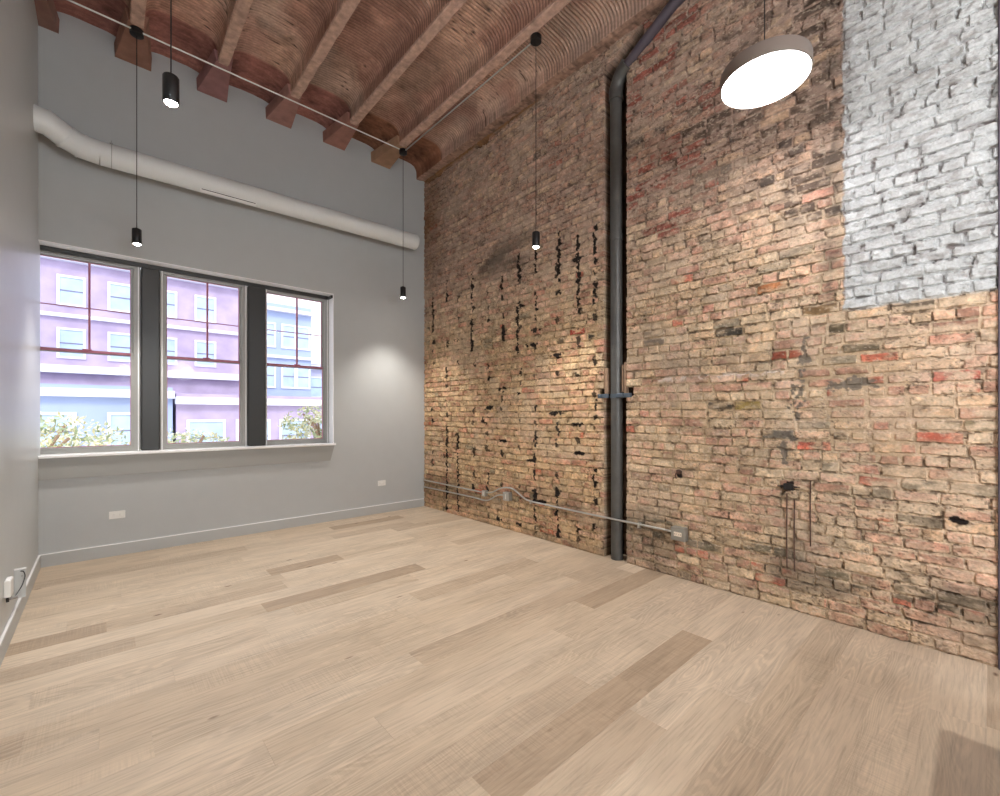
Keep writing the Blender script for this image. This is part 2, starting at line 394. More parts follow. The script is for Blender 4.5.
# ------------------------------------------------------------------ ceiling: ribbed vaults between beams
BX = [-.45, .23, .91, 1.60, 2.28, 2.95]
def vaults():
    edges = [(BX[i]+.052, BX[i+1]-.052) for i in range(5)]+[(BX[5]+.052, 3.54)]
    ys = np.concatenate([np.arange(YB, 1.2, .25), np.arange(1.2, YW+.03, .0044)])
    n = 30
    th = np.linspace(0, math.pi, n)
    X = []; Z = []; W = []; B = []
    X.append(np.array([XL-.15])); Z.append(np.array([5.05])); W.append(np.array([0.])); B.append(np.array([0]))
    for bi, (a, b) in enumerate(edges):
        w = (b-a)/2; cx = (a+b)/2; e = 2/3.8
        cs = -np.cos(th); sn = np.sin(th)
        x = cx+w*np.sign(cs)*np.abs(cs)**e; z = ZC+.012+.195*np.abs(sn)**e
        X.append(x); Z.append(z); W.append(np.sin(th)**.25); B.append(np.full(n, bi))
    X.append(np.array([3.545, 3.59, 3.64, 3.78])); Z.append(np.array([4.975, 4.97, 4.985, 5.0])); W.append(np.zeros(4)); B.append(np.full(4, 9))
    X = np.concatenate(X); Z = np.concatenate(Z); W = np.concatenate(W); B = np.concatenate(B)
    XX, YY = np.meshgrid(X, ys); ZZ = np.tile(Z, (len(ys), 1)); WW = np.tile(W, (len(ys), 1)); BB = np.tile(B, (len(ys), 1))
    smo = ss(5.18, 5.24, YY+.10*(hsh(BB, BB*0, 3)-.5))
    n1 = fbm(XX*5, YY*4, 200, 4)-.5; n2 = fbm(XX*22, YY*30, 210, 3)-.5
    worn = ss(.58, .66, fbm(XX*3+BB*7, YY*1.8, 220, 4))
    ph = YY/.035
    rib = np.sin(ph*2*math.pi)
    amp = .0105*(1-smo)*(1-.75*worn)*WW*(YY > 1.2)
    seam = np.exp(-((np.mod(YY+BB*.11, .62)-.31)/.012)**2)*(1-smo)
    ZZ = ZZ+.010+rib*amp+n2*.006*WW+n1*.012*WW+seam*.006*WW
    wallstrip = (BB == 9)
    ZZ = np.where(wallstrip, ZZ+n2*.02+n1*.02, ZZ)
    col = np.tile(L3((206, 168, 146)), ZZ.shape+(1,))
    tint = hsh(BB, BB*0, 12)[..., None]
    col = col*(.85+.3*tint)*(1+1.1*n1[..., None]+.7*n2[..., None])
    pale = ss(.45, .62, fbm(XX*2+3, YY*1.2+BB*3, 230, 3))[..., None]
    col = col*(1-.55*pale)+L3((204, 178, 162))*(.55*pale)
    redp = ss(.5, .66, fbm(XX*2+9, YY*1.6+BB*5, 240, 3))[..., None]
    col = col*(1-.35*redp)+L3((170, 106, 92))*(.35*redp)
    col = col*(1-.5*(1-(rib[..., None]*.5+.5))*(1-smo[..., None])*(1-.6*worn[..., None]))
    hole = (ss(.70, .76, fbm(XX*18, YY*40, 250, 3))*worn)[..., None]
    col = col*(1-.8*hole)
    sm = L3((156, 106, 96))*(1+1.4*n1[..., None]+.8*n2[..., None])
    smx = np.where((BB >= 4)[..., None], L3((140, 96, 74))*(1+1.6*n1[..., None]+.8*n2[..., None]), sm)
    col = col*(1-smo[..., None])+smx*smo[..., None]
    col = np.where(wallstrip[..., None], L3((166, 134, 116))*(1+1.2*n2[..., None]+n1[..., None]), col)
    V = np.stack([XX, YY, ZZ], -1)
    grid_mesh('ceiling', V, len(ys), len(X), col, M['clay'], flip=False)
vaults()
for i, bx in enumerate(BX):
    # beam soffit, slightly uneven, with the wider bearing block against the window wall
    b = MB()
    ysb = [YB+.3*j for j in range(int((5.2-YB)/.3))]+[5.22]
    r = random.Random(i)
    vs = []; fs = []
    ysb = list(np.arange(YB, 5.22, .08))+[5.22]
    for y in ysb:
        j1 = r.uniform(-.008, .008); j2 = r.uniform(-.008, .008); jz = r.uniform(-.004, .004)
        vs += [(bx-.050, y, ZC+.05), (bx-.050+j1*.3, y, ZC+jz), (bx-.040+j1, y, ZC-.008+jz), (bx+.040+j2, y, ZC-.008+jz), (bx+.050+j2*.3, y, ZC+jz), (bx+.050, y, ZC+.05)]
    for j in range(len(ysb)-1):
        for k in range(5): a = j*6+k; fs.append((a, a+6, a+7, a+1))
    b.add(vs, fs)
    o = b.build('ceiling_beam', M['beam'], kind='structure')
    e = MB(); e.add([(bx-.062, 5.2, ZC-.004), (bx+.062, 5.2, ZC-.004), (bx+.145, YW+.02, ZC-.002), (bx-.145, YW+.02, ZC-.002),
                     (bx-.085, 5.2, ZC+.10), (bx+.085, 5.2, ZC+.10), (bx+.15, YW+.02, ZC+.13), (bx-.15, YW+.02, ZC+.13)],
                    [(0, 3, 2, 1), (0, 1, 5, 4), (1, 2, 6, 5), (3, 0, 4, 7), (4, 5, 6, 7)])
    M['bear%d' % i] = mat('bearing_plaster', [(150, 112, 100), (158, 116, 98), (160, 116, 114), (170, 126, 116), (168, 120, 106), (176, 138, 110)][i], .85, bump=.4, bscale=30, vary=.2, vscale=9)
    e.build('bearing_block', M['bear%d' % i], o)

# roof slab so no daylight leaks in above the vaults
MB().box(XL-.3, XR+.3, YB-.2, YW+.3, 5.25, 5.4).build('ceiling', M['wall'], kind='structure').name = 'ceiling_slab'

# ------------------------------------------------------------------ floor of planks
def floor():
    r = random.Random(11); W = .19
    vs = []; fs = []; tone = []; seed = []
    y = -3.6; row = 0
    while y < YW+.02:
        x = XL-.2-r.uniform(0, 1.8); y1 = y+W
        while x < XR+.1:
            L = r.choice([.7, 1.0, 1.3, 1.6, 1.9, 2.2])*r.uniform(.9, 1.1)
            x0, x1 = max(x, XL-.05), min(x+L, XR+.25)
            if x1 > x0+.005:
                g = .0004; n = len(vs); e = .0006
                vs += [(x0+g, y+g, 0), (x1-g, y+g, 0), (x1-g, y1-g, 0), (x0+g, y1-g, 0),
                       (x0, y, -e*2), (x1, y, -e*2), (x1, y1, -e*2), (x0, y1, -e*2)]
                fq = [(0, 1, 2, 3), (4, 5, 1, 0), (5, 6, 2, 1), (6, 7, 3, 2), (7, 4, 0, 3)]
                fs += [tuple(n+i for i in q) for q in fq]
                t = r.choice([0, 0, .25, .4, .5, .6, .8, 1, .15, .5]); s = (r.uniform(-50, 50), r.uniform(-50, 50), r.random())
                tone += [t]*20; seed += [s]*20
            x += L
        y = y1; row += 1
    me = bpy.data.meshes.new('floor'); me.from_pydata(vs, [], fs); me.update()
    a = me.color_attributes.new('plank', 'FLOAT_COLOR', 'CORNER')
    buf = []
    for t, s in zip(tone, seed): buf += [t, s[0]/100+.5, s[1]/100+.5, 1]
    a.data.foreach_set('color', buf)
    m = bpy.data.materials.new('oak_planks'); m.use_nodes = True; nt = m.node_tree; N = nt.nodes; K = nt.links; b = N['Principled BSDF']
    at = N.new('ShaderNodeAttribute'); at.attribute_name = 'plank'
    sp = N.new('ShaderNodeSeparateColor'); K.new(at.outputs['Color'], sp.inputs[0])
    tc = N.new('ShaderNodeTexCoord')
    off = N.new('ShaderNodeCombineXYZ'); 
    def math_(op, a, bb):
        q = N.new('ShaderNodeMath'); q.operation = op
        for i, w in enumerate((a, bb)):
            if isinstance(w, (int, float)): q.inputs[i].default_value = w
            elif w is not None: K.new(w, q.inputs[i])
        return q.outputs[0]
    K.new(math_('MULTIPLY', sp.outputs[1], 60), off.inputs[0]); K.new(math_('MULTIPLY', sp.outputs[2], 40), off.inputs[1]); K.new(math_('MULTIPLY', sp.outputs[1], 33), off.inputs[2])
    ad = N.new('ShaderNodeVectorMath'); ad.operation = 'ADD'; K.new(tc.outputs['Object'], ad.inputs[0]); K.new(off.outputs[0], ad.inputs[1])
    def mapped(sx, sy, sz=1):
        mp = N.new('ShaderNodeMapping'); mp.inputs['Scale'].default_value = (sx, sy, sz); K.new(ad.outputs[0], mp.inputs['Vector']); return mp.outputs[0]
    def noise(vec, sc, det=4, dist=0., ro=.55):
        q = N.new('ShaderNodeTexNoise'); q.inputs['Scale'].default_value = sc; q.inputs['Detail'].default_value = det; q.inputs['Distortion'].default_value = dist
        q.inputs['Roughness'].default_value = ro; K.new(vec, q.inputs['Vector']); return q.outputs['Fac']
    def ramp(fac, stops):
        q = N.new('ShaderNodeValToRGB'); K.new(fac, q.inputs[0]); el = q.color_ramp.elements
        el[0].position = stops[0][0]; el[0].color = stops[0][1]; el[1].position = stops[-1][0]; el[1].color = stops[-1][1]
        for p, c in stops[1:-1]: z = el.new(p); z.color = c
        return q.outputs[0]
    def mix(f, a_, b_, mode='MIX'):
        q = N.new('ShaderNodeMix'); q.data_type = 'RGBA'; q.blend_type = mode
        if isinstance(f, float): q.inputs[0].default_value = f
        else: K.new(f, q.inputs[0])
        for i, w in ((6, a_), (7, b_)):
            if isinstance(w, tuple): q.inputs[i].default_value = w
            else: K.new(w, q.inputs[i])
        return q.outputs[2]
    g = lambda v: (v, v, v, 1)
    base = ramp(sp.outputs[0], [(0, lin((201, 182, 158))+(1,)), (.5, lin((211, 193, 170))+(1,)), (1, lin((179, 158, 134))+(1,))])
    grain = ramp(noise(mapped(1.2, 26), 3, 6, .3, .65), [(.3, g(.74)), (.5, g(.97)), (.72, g(1.08))])
    c = mix(1., base, grain, 'MULTIPLY')
    # cathedral figure from a stretched field's contour lines
    fld = noise(mapped(.55, 3.6), 1.3, 2, .2, .4)
    rings = math_('SINE', math_('MULTIPLY', fld, 230), None)
    rmask = ramp(noise(mapped(.5, .9), 1.3, 1), [(.45, g(.15)), (.6, g(1))])
    c = mix(rmask, c, mix(1., c, ramp(rings, [(0, g(.91)), (.5, g(1.0)), (1, g(1.04))]), 'MULTIPLY'))
    blot = ramp(noise(mapped(1.5, 5), 1.4, 3), [(.35, g(.86)), (.6, g(1.03))])
    c = mix(.8, c, blot, 'MULTIPLY')
    # cross saw marks in places
    saw = noise(mapped(110, 3), 1.5, 2); where = ramp(noise(mapped(1, 2), 1.1, 2), [(.5, g(0)), (.62, g(.55))])
    c = mix(where, c, mix(1., c, ramp(saw, [(.4, g(.86)), (.6, g(1.08))]), 'MULTIPLY'))
    # knots
    vo = N.new('ShaderNodeTexVoronoi'); vo.inputs['Scale'].default_value = 2.1; K.new(mapped(1.0, 2.6), vo.inputs['Vector'])
    kn = ramp(vo.outputs['Distance'], [(0, g(1)), (.025, g(.9)), (.075, g(0))])
    kn2 = math_('MULTIPLY', kn, math_('ADD', noise(mapped(8, 20), 3, 3), .65))
    c = mix(kn2, c, lin((98, 72, 54))+(1,))
    K.new(c, b.inputs['Base Color']); b.inputs['Roughness'].default_value = .48; b.inputs['Specular IOR Level'].default_value = .32
    bp = N.new('ShaderNodeBump'); bp.inputs['Strength'].default_value = .12; bp.inputs['Distance'].default_value = .003
    K.new(rings, bp.inputs['Height']); K.new(bp.outputs[0], b.inputs['Normal'])
    me.materials.append(m)
    o = bpy.data.objects.new('floor', me); C.objects.link(o); o['kind'] = 'structure'
floor()
MB().box(XL-.3, XR+.3, YB-.2, YW+.3, -.2, -.006).build('floor', M['slot'], kind='structure').name = 'floor_slab'

# ------------------------------------------------------------------ plain walls
ZT = 5.24
WX0, WX1, WZ0, WZ1 = -.44, 2.275, 1.02, 3.005           # window opening
w = MB()
w.box(XL-.2, XR+.02, YW, YW+.24, 0, WZ0-.0); w.box(XL-.2, XR+.02, YW, YW+.24, WZ1, ZT); w.box(WX1, XR+.02, YW, YW+.24, WZ0, WZ1)
w.build('wall_back', M['wall'], kind='structure').name = 'wall_window'
MB().box(XL-.16, XL, YB, 5.995, 0, ZT).build('wall_left', M['wallgloss'], kind='structure')
MB().box(XL-.2, XR+.4, YB-.15, YB, 0, ZT).build('wall_rear', M['wall'], kind='structure')
MB().box(XR+.02, XR+.14, YB, -.14, 0, ZT).build('wall_side', M['wall'], kind='structure')
MB().box(XR-.02, XR+.16, -.14, -.032, 0, ZT, ).build('trim_1', mat('plum_corner_paint', (92, 82, 92), .5), kind='structure')
MB().box(XR+.22, XR+.30, -.2, YW+.2, 0, ZT).build('wall_outer', M['slot'], kind='structure')
# baseboards with a bright top lip
def bb(name, x0, x1, y0, y1, lip):
    o = MB().box(x0, x1, y0, y1, 0, .112).build(name, M['base'], kind='structure')
    l = MB().box(*lip, 112e-3, .120, .002).build('cap_strip', M['white'], o)
bb('baseboard_window', XL, XR-.012, YW-.016, YW, (XL+.002, XR-.014, YW-.015, YW-.001))
bb('baseboard_left', XL, XL+.016, YB, YW-.016, (XL+.001, XL+.015, YB, YW-.018))

# lined reveal, sill and apron of the window opening
t = MB()
t.box(WX0, WX1, YW-.002, 5.99, WZ1-.006, WZ1+.002).box(WX1-.006, WX1+.002, YW-.002, 5.99, WZ0, WZ1-.006)
t.build('trim_2', M['white'], kind='structure')
t = MB().box(WX0, WX1+.018, YW-.045, 5.99, 1.000, 1.026, .006)
sill = t.build('trim_3', M['white'], kind='structure')
ap = MB(); x1b, x1t = WX1-.05, WX1+.005
ap.add([(WX0, YW-.022, .80), (x1b, YW-.022, .80), (x1t, YW-.022, 1.0), (WX0, YW-.022, 1.0), (WX0, YW, .80), (x1b, YW, .80), (x1t, YW, 1.0), (WX0, YW, 1.0)],
       [(0, 1, 2, 3), (7, 6, 5, 4), (0, 4, 5, 1), (1, 5, 6, 2), (3, 2, 6, 7)])
ap.build('trim_4', M['frame'], kind='structure')
# dark head strip, with its round end bracket
t = MB().box(WX0, WX1-.012, 5.965, 5.992, 2.955, 2.997)
t.build('trim_5', M['dark'], kind='structure')
t = MB().box(WX1-.03, WX1-.002, 5.84, 5.97, 2.955, 2.99, .006); t.build('trim_6', M['dark'], kind='structure')
# square dark columns between the windows
for n, (a, b) in enumerate([(.296, .455), (1.296, 1.486)]):
    MB().box(a, b, 5.955, 6.10, 1.026, 2.957, .012).build('trim_%d' % (7+n), M['dark'], kind='structure')

# ------------------------------------------------------------------ three double-hung windows
def window(n, x0, x1, gx0, gx1):
    """x0..x1 outer frame, gx0..gx1 visible glass"""
    zt, zb = 2.957, 1.026; gt, gbm = 2.93, 1.085; mid = 2.025
    f = ring(x0, x1, zb, zt, .001, 5.99, 6.10)
    a_, b_, c_, d_ = gx0-.022, gx1+.022, gbm-.03, gt+.004
    f = MB(); o_ = [(x0, zb), (x1, zb), (x1, zt), (x0, zt)]; i_ = [(a_, c_), (b_, c_), (b_, d_), (a_, d_)]
    vs = [(x, y, z) for y in (5.99, 6.10) for L_ in (o_, i_) for x, z in L_]; fs = []
    for k in range(4):
        q = (k+1) % 4; fs += [(k, q, q+4, k+4), (k+8, k+12, q+12, q+8), (k, k+8, q+8, q), (k+4, q+4, q+12, k+12)]
    f.add(vs, fs)
    root = f.build('window_%d' % n, M['frame'], kind='structure')
    for (a, b) in ((x0+.012, x0+.020), (x1-.020, x1-.012)): 
        MB().box(a, b, 5.982, 5.991, zb, zt).build('white_bead', M['white'], root)
    def sash(name, z0, z1, y, bars):
        t_ = .022
        o = ring(gx0-t_, gx1+t_, z0, z1, t_, y, y+.035, .03).build(name, M['frame'], root)
        ring(gx0, gx1, z0+.03, z1-t_, .005, y+.001, y+.02).build('glazing_bead', M['maroon'], o)
        MB().add_plane(gx0, gx1, y+.022, z0+.03, z1-.02).build('pane', gl, o)
        if bars:
            c = (gx0+gx1)/2+.03; zc = 2.47
            MB().box(c-.009, c+.009, y+.004, y+.03, z0+.03, z1-.02).box(gx0, gx1, y+.006, y+.028, zc-.004, zc+.004).build('muntin', M['maroon'], o)
        return o
    up = sash('upper_sash', mid-.012, gt+.02, 6.045, True)
    lo = sash('lower_sash', gbm-.03, mid+.022, 6.005, False)
    MB().box(gx0, gx1, 5.999, 6.006, mid-.002, mid+.018).build('meeting_rail', M['maroon'], lo)
    MB().box((gx0+gx1)/2-.02, (gx0+gx1)/2+.05, 5.985, 6.02, mid+.018, mid+.03, .003).build('sash_lock', M['maroon'], lo)
def add_plane(s, x0, x1, y, z0, z1):
    s.add([(x0, y, z0), (x1, y, z0), (x1, y, z1), (x0, y, z1)], [(0, 1, 2, 3)]); return s
MB.add_plane = add_plane
window(1, -.56, .292, -.48, .217)
window(2, .458, 1.293, .518, 1.217)
window(3, 1.488, 2.269, 1.510, 2.197)

# ------------------------------------------------------------------ pendants
def pendant_parts(root, zc, zb):
    """canopy top at zc, lamp bottom at zb; root at (x, y, 0)"""
    MB().lathe([(0, zc), (.045, zc), (.052, zc-.004), (.052, zc-.052), (.040, zc-.058), (0, zc-.058)], n=28).build('canopy', M['black'], root)
    MB().tube([(0, 0, zc-.05), (0, 0, zb+.15)], .0032, 8).build('cord', M['cord'], root)
    r = .036
    MB().lathe([(0, zb+.152), (.010, zb+.150), (.012, zb+.143), (r-.004, zb+.140), (r, zb+.134), (r, zb+.004), (r-.002, zb), (r-.006, zb), (r-.007, zb+.012)], n=32).build('lamp_body', M['black'], root)
    MB().lathe([(r-.007, zb+.004), (r-.012, zb-.004), (.012, zb-.010), (0, zb-.011)], n=24).build('bulb', lens, root)
def spot(loc, e, size=math.radians(96), blend=.9, rad=.028, col=(1, .94, .87)):
    l = bpy.data.lights.new('spot', 'SPOT'); l.energy = e; l.spot_size = size; l.spot_blend = blend; l.shadow_soft_size = rad; l.color = col
    o = bpy.data.objects.new('spot_light', l); C.objects.link(o); o.location = loc; return o
PEND = [((.232, 5.28), 'small black cylinder pendant on a long cord in front of the left window'),
        ((.262, 2.84), 'small black cylinder pendant glaring brightest, cord rising out of view beside the first arches'),
        ((3.0, 5.28), 'small black cylinder pendant in the far corner beside the end of the duct'),
        ((3.03, 2.86), 'small black cylinder pendant hanging in front of the exposed brick wall')]
proto = None
for (x, y), lab in PEND:
    if proto is None:
        proto = thing('pendant_light', (x, y, 0), lab, 'pendant light', 'black cylinder pendants on long cords'); pendant_parts(proto, 4.965, 2.98)
    else: clone(proto, (x, y, .035 if x < .5 else 0), lab)
    spot((x, y, 2.96), 54)
# conduit that feeds them
def conduit(name, pts, r, m, label, cat, clips=(), group=None):
    o = MB().tube(pts, r, 10).build(name, m)
    tag(o, label, cat, group); return o
zc = 4.938
conduit('ceiling_conduit', [(XL+.005, 5.255, zc), (2.93, 5.255, zc)], .0075, M['plastic'], 'thin white conduit crossing under the ceiling beams near the window wall', 'conduit', group=None)
conduit('ceiling_conduit', [(3.005, 5.22, zc), (3.03, 2.93, zc)], .0085, M['steel'], 'thin pale conduit running lengthwise under the last beam by the brick wall', 'conduit')

# large disc pendant
dx, dy, dz = 2.918, .895, 3.375
d = thing('disc_pendant', (dx, dy, 0), 'large round glowing disc pendant with taupe rim in front of the brick wall', 'pendant light')
R = .236
MB().lathe([(0, dz+.085), (R-.012, dz+.085), (R-.002, dz+.082), (R, dz+.074), (R, dz+.003), (R-.003, dz), (R-.007, dz), (R-.008, dz+.01)], n=96).build('housing', M['disc'], d)
MB().lathe([(R-.008, dz+.004), (R-.03, dz-.002), (0, dz-.003)], n=96).build('diffuser', discem, d)
MB().tube([(0, 0, dz+.08), (0, 0, 4.93)], .003, 8).build('cord', M['cord'], d)
MB().lathe([(0, 4.965), (.05, 4.965), (.05, 4.925), (0, 4.92)], n=24).build('canopy', M['black'], d)

# ------------------------------------------------------------------ duct
Yd = 5.60
dc = [(-.66, 5.48, 3.985), (-.36, 5.53, 3.958), (-.25, 5.58, 3.905), (-.15, Yd-.005, 3.872), (-.02, Yd, 3.862)]
def arc_pts(P, k=4):
    out = [P[0]]
    for i in range(len(P)-1):
        a, b = Vector(P[i]), Vector(P[i+1])
        out.append(tuple(a.lerp(b, 1)))
    return out
duct = thing('air_duct', (0, 0, 0), 'white round spiral air duct running high along the grey window wall', 'air duct')
x1 = 3.40; za, zb_ = 3.862, 3.915
zd = lambda x: za+(zb_-za)*(x+.02)/(x1+.02)
body = MB(); Rr = .105
body.tube([(x, Yd, zd(x)) for x in (-.02, 1.0, 2.0, 3.0, x1-.04)], Rr, 40, cap=False)
body.build('straight_pipe', M['whitem'], duct)
el = MB().tube(dc, Rr, 36, cap=False); el.build('elbow', M['whitem'], duct)
for i, p in enumerate([(-.36, 5.53, 3.958), (-.25, 5.58, 3.905), (-.15, Yd-.005, 3.872)]):
    q = dc[dc.index(p)-1]; a = Vector(p); dv = (a-Vector(q)).normalized()*.008
    MB().tube([a-dv, a+dv], Rr+.007, 36).build('seam_ring', M['whitem'], duct)
c = MB(); pr = [(x1-.05, Rr+.002), (x1-.02, Rr+.002), (x1-.008, Rr-.006), (x1, Rr-.03), (x1+.002, .001)]
vs = []; fs = []; n = 40
for x, r in pr:
    for j in range(n): th = 2*math.pi*j/n; vs.append((x, Yd+r*math.cos(th), zd(x)+r*math.sin(th)))
for i in range(len(pr)-1):
    for j in range(n): a = i*n+j; b = i*n+(j+1) % n; fs.append((a, a+n, b+n, b))
c.add(vs, fs, True); c.build('end_cap', M['whitem'], duct)
# slot diffuser let into the underside facing the room
sd = MB(); xg0, xg1 = .76, 1.29
def on_duct(x, a, r): return (x, Yd+r*math.cos(a), zd(x)+r*math.sin(a))
a0, a1 = math.radians(212), math.radians(228)
def arcstrip(x0, x1_, a0, a1, r, k=5):
    mb = MB(); vs = []; fs = []
    for i in range(k+1):
        a = a0+(a1-a0)*i/k; vs += [on_duct(x0, a, r), on_duct(x1_, a, r)]
    for i in range(k): fs.append((2*i, 2*i+1, 2*i+3, 2*i+2))
    mb.add(vs, fs); return mb
g_ = arcstrip(xg0, xg1, math.radians(236), math.radians(264), Rr+.006).build('slot_diffuser', M['white'], duct)
arcstrip(xg0+.01, xg1-.01, math.radians(237), math.radians(241), Rr+.008).build('slot', M['slot'], g_)
hk = MB(); hx = .06
hk.tube([on_duct(hx, math.radians(a), Rr+.003) for a in range(60, 300, 12)], .002, 6)
hk.tube([(hx, Yd+.03, zd(hx)+.13), (hx+.0, Yd+.1, 4.06), (hx, YW+.0, 4.08)], .002, 6); hk.box(hx-.012, hx+.012, YW-.012, YW, 4.07, 4.095)
hk.build('hanger_strap', M['greyp'], duct)

# ------------------------------------------------------------------ drain pipe in the chase
PX, PY, PR = 3.718, 2.428, .057
dp = thing('drain_pipe', (PX, PY, 0), 'tall dark iron drain pipe standing in a chase in the brick wall', 'pipe')
lx = lambda p: (p[0]-PX, p[1]-PY, p[2])
path = [(PX, PY, 0), (PX, PY, 1.0), (PX, PY+.006, 2.4), (PX, PY+.012, 4.50)]
MB().tube([lx(p) for p in path], PR, 28).build('stack', M['pipe'], dp)
MB().tube([lx((PX, PY+.009, 3.10)), lx((PX, PY+.009, 3.16))], PR+.006, 28).build('coupling_ring', M['pipe'], dp)
up = [(PX, PY+.012, 4.46), (PX, PY+.012, 4.56), (PX-.01, PY-.02, 4.63), (PX-.03, PY-.08, 4.68), (PX-.04, PY-.14, 4.71)]
MB().tube([lx(p) for p in up], PR+.008, 28, radii=[PR+.012, PR+.012, PR+.008, PR+.010, PR+.012]).build('elbow', M['pipe'], dp)
ux = [(PX-.03, PY-.06, 4.675), (PX-.08, PY-.62, 4.93), (PX-.08, PY-1.4, 5.12)]
MB().tube([lx(p) for p in ux], .046, 28).build('sloped_pipe', mat('plum_grey_pipe', (96, 90, 100), .4, metal=.3, vary=.15), dp)
zcl = 1.585
cl = MB().tube([lx((PX, PY+.003, zcl-.02)), lx((PX, PY+.003, zcl+.02))], PR+.006, 28)
for s in (-1, 1): cl.box(-.09, -.06, s*(PR-.01) if s > 0 else -.20, .165 if s > 0 else -(PR-.01), zcl-.02, zcl+.02, .004)
clo = cl.build('clamp', M['clamp'], dp)
for s in (-1, 1):
    b = MB(); b.tube([(-.12, s*.13, zcl), (-.045, s*.13, zcl)], .009, 6); b.tube([(-.10, s*.13, zcl), (-.088, s*.13, zcl)], .016, 6); b.build('bolt', M['clamp'], clo)
for (ya, yb, z0, z1) in ((2.508, 2.545, 1.61, 1.86), (2.303, 2.325, 1.61, 1.90), (2.335, 2.35, 1.62, 1.88)):
    o = MB(((XR+.03), ya, z0)).box(XR-.002, XR+.05, ya, yb, z0, z1, .003).build('timber_shim', M['wood'])
    tag(o, 'rough timber shim on the near side of the dark drain pipe above its clamp' if ya < 2.4 else 'rough timber shim on the window side of the dark drain pipe above its clamp', 'wood shim', 'wood shims beside the drain pipe')

# ------------------------------------------------------------------ conduits and boxes low on the brick wall
def P(u, v, X=XR-.022): y, z = wallYZ(u, v, X); return (X, y, z)
def smooth(pts, k=6):
    P_ = [Vector(p) for p in pts]; out = []
    for i in range(len(P_)-1):
        a = P_[max(i-1, 0)]; b = P_[i]; c = P_[i+1]; d_ = P_[min(i+2, len(P_)-1)]
        for j in range(k):
            t_ = j/k; out.append(.5*((2*b)+(-a+c)*t_+(2*a-5*b+4*c-d_)*t_*t_+(-a+3*b-3*c+d_)*t_**3))
    out.append(P_[-1]); return out
rc = .0095
o = conduit('wall_conduit', [(XR-.022, YW-.01, .405), P(481, 492)], rc, M['steel'], 'short upper steel conduit from the grey wall corner to the smallest box', 'conduit')
o = conduit('wall_conduit', smooth([(XR-.022, YW-.01, .300), P(470, 496.5), P(483, 500), P(489, 500), P(496, 496), P(500, 495), P(505, 495.3)]), rc, M['steel'], 'lower bent steel conduit from the wall corner to the middle box', 'conduit')
lc = thing('wall_conduit', (0, 0, 0), 'long steel conduit on the brick, arching over the middle box and crossing the drain pipe', 'conduit')
MB().tube(smooth([P(486, 492.5), P(492, 492.3), P(499, 489), P(505, 487.6), P(512, 488.5), P(517, 492), P(524, 498), P(530, 501), P(550, 505.6), P(600, 516.3), P(640, 524.6), P(673, 531.5)]), rc, 10).build('tube', M['steel'], lc)
for (u, v) in ((531, 501.4), (639, 524.5)):
    p = P(u, v); MB().box(p[0]-.012, XR, p[1]-.012, p[1]+.012, p[2]-.03, p[2]+.016, .002).build('strap_clip', M['steel'], lc)
def jbox(u, v, w_, h_, d_, label, outlet=False):
    y, z = wallYZ(u, v, XR-.05)
    r = thing('junction_box', (XR-.004, y, z), label, 'electrical box', 'steel boxes on the brick wall')
    MB().box(-d_, .004, -w_/2, w_/2, -h_/2, h_/2, .008).build('housing', M['box'], r)
    cv = MB().box(-d_-.006, -d_, -w_/2+.002, w_/2-.002, -h_/2+.002, h_/2-.002, .003).build('cover_plate', M['steel'] if not outlet else M['box'], r)
    if outlet:
        rcp = MB().box(-d_-.009, -d_-.005, -.034, .034, -.018, .018, .002).build('receptacle', M['ivory'], r)
        s = MB()
        for a in (-.025, -.012, .012, .025): MB().box(-d_-.0095, -d_-.0085, a-.0015, a+.0015, -.006, .006).build('slot', M['slot'], rcp)
    else:
        MB().box(-d_-.008, -d_-.005, -.008, .008, -h_*.28, h_*.28, .001).build('label_plate', M['plastic'], r)
    return r
jbox(483.5, 493.5, .07, .075, .045, 'smallest steel box on the brick wall nearest the window corner')
jbox(506.5, 496.5, .105, .105, .055, 'square steel box on the brick wall beneath the arched conduit')
jbox(678.5, 534, .125, .115, .055, 'steel outlet box ending the long conduit right of the drain pipe', True)
# old rods and a stub of bracket
for u, va, vb, lab in ((787.5, 493, 567, 'thin rusty rod on the brick wall, directly below the black bracket stub'), (795, 499, 571, 'thin rusty rod on the brick wall, middle of the three'), (811, 481, 546, 'thin rusty rod on the brick wall, the shortest and highest')):
    y, z0 = wallYZ(u, vb); _, z1 = wallYZ(u, va); X = XR-.012
    o = MB((X, y, z0)).tube([(X, y, z0), (X-.001, y+.002, (z0+z1)/2), (X, y, z1)], .0042, 8).build('wall_rod', M['rust']); tag(o, lab, 'metal rod', 'rusty rods on the brick wall')
y, z = wallYZ(789, 486.5)
br = thing('bracket_stub', (XR, y, z), 'small black bracket stub on the brick above the rusty rods', 'bracket')
MB().box(-.03, -.002, -.03, .03, -.022, .022, .005).build('block', M['black'], br); MB().tube([(-.012, -.055, .004), (-.014, .07, -.002)], .004, 6).build('pin', M['black'], br)
y, z = wallYZ(679, 474)
hk = thing('iron_hook', (XR, y, z), 'small dark iron hook in the brick wall above the outlet box', 'hook')
MB().tube(smooth([(0.01, 0, .02), (-.03, 0, .02), (-.035, .012, .0), (-.03, .018, -.025), (-.02, .012, -.035)]), .006, 8).build('hook_rod', M['rust'], hk)
MB().tube([(0.0, 0, .02), (-.016, 0, .02)], .02, 12).build('washer', M['rust'], hk)

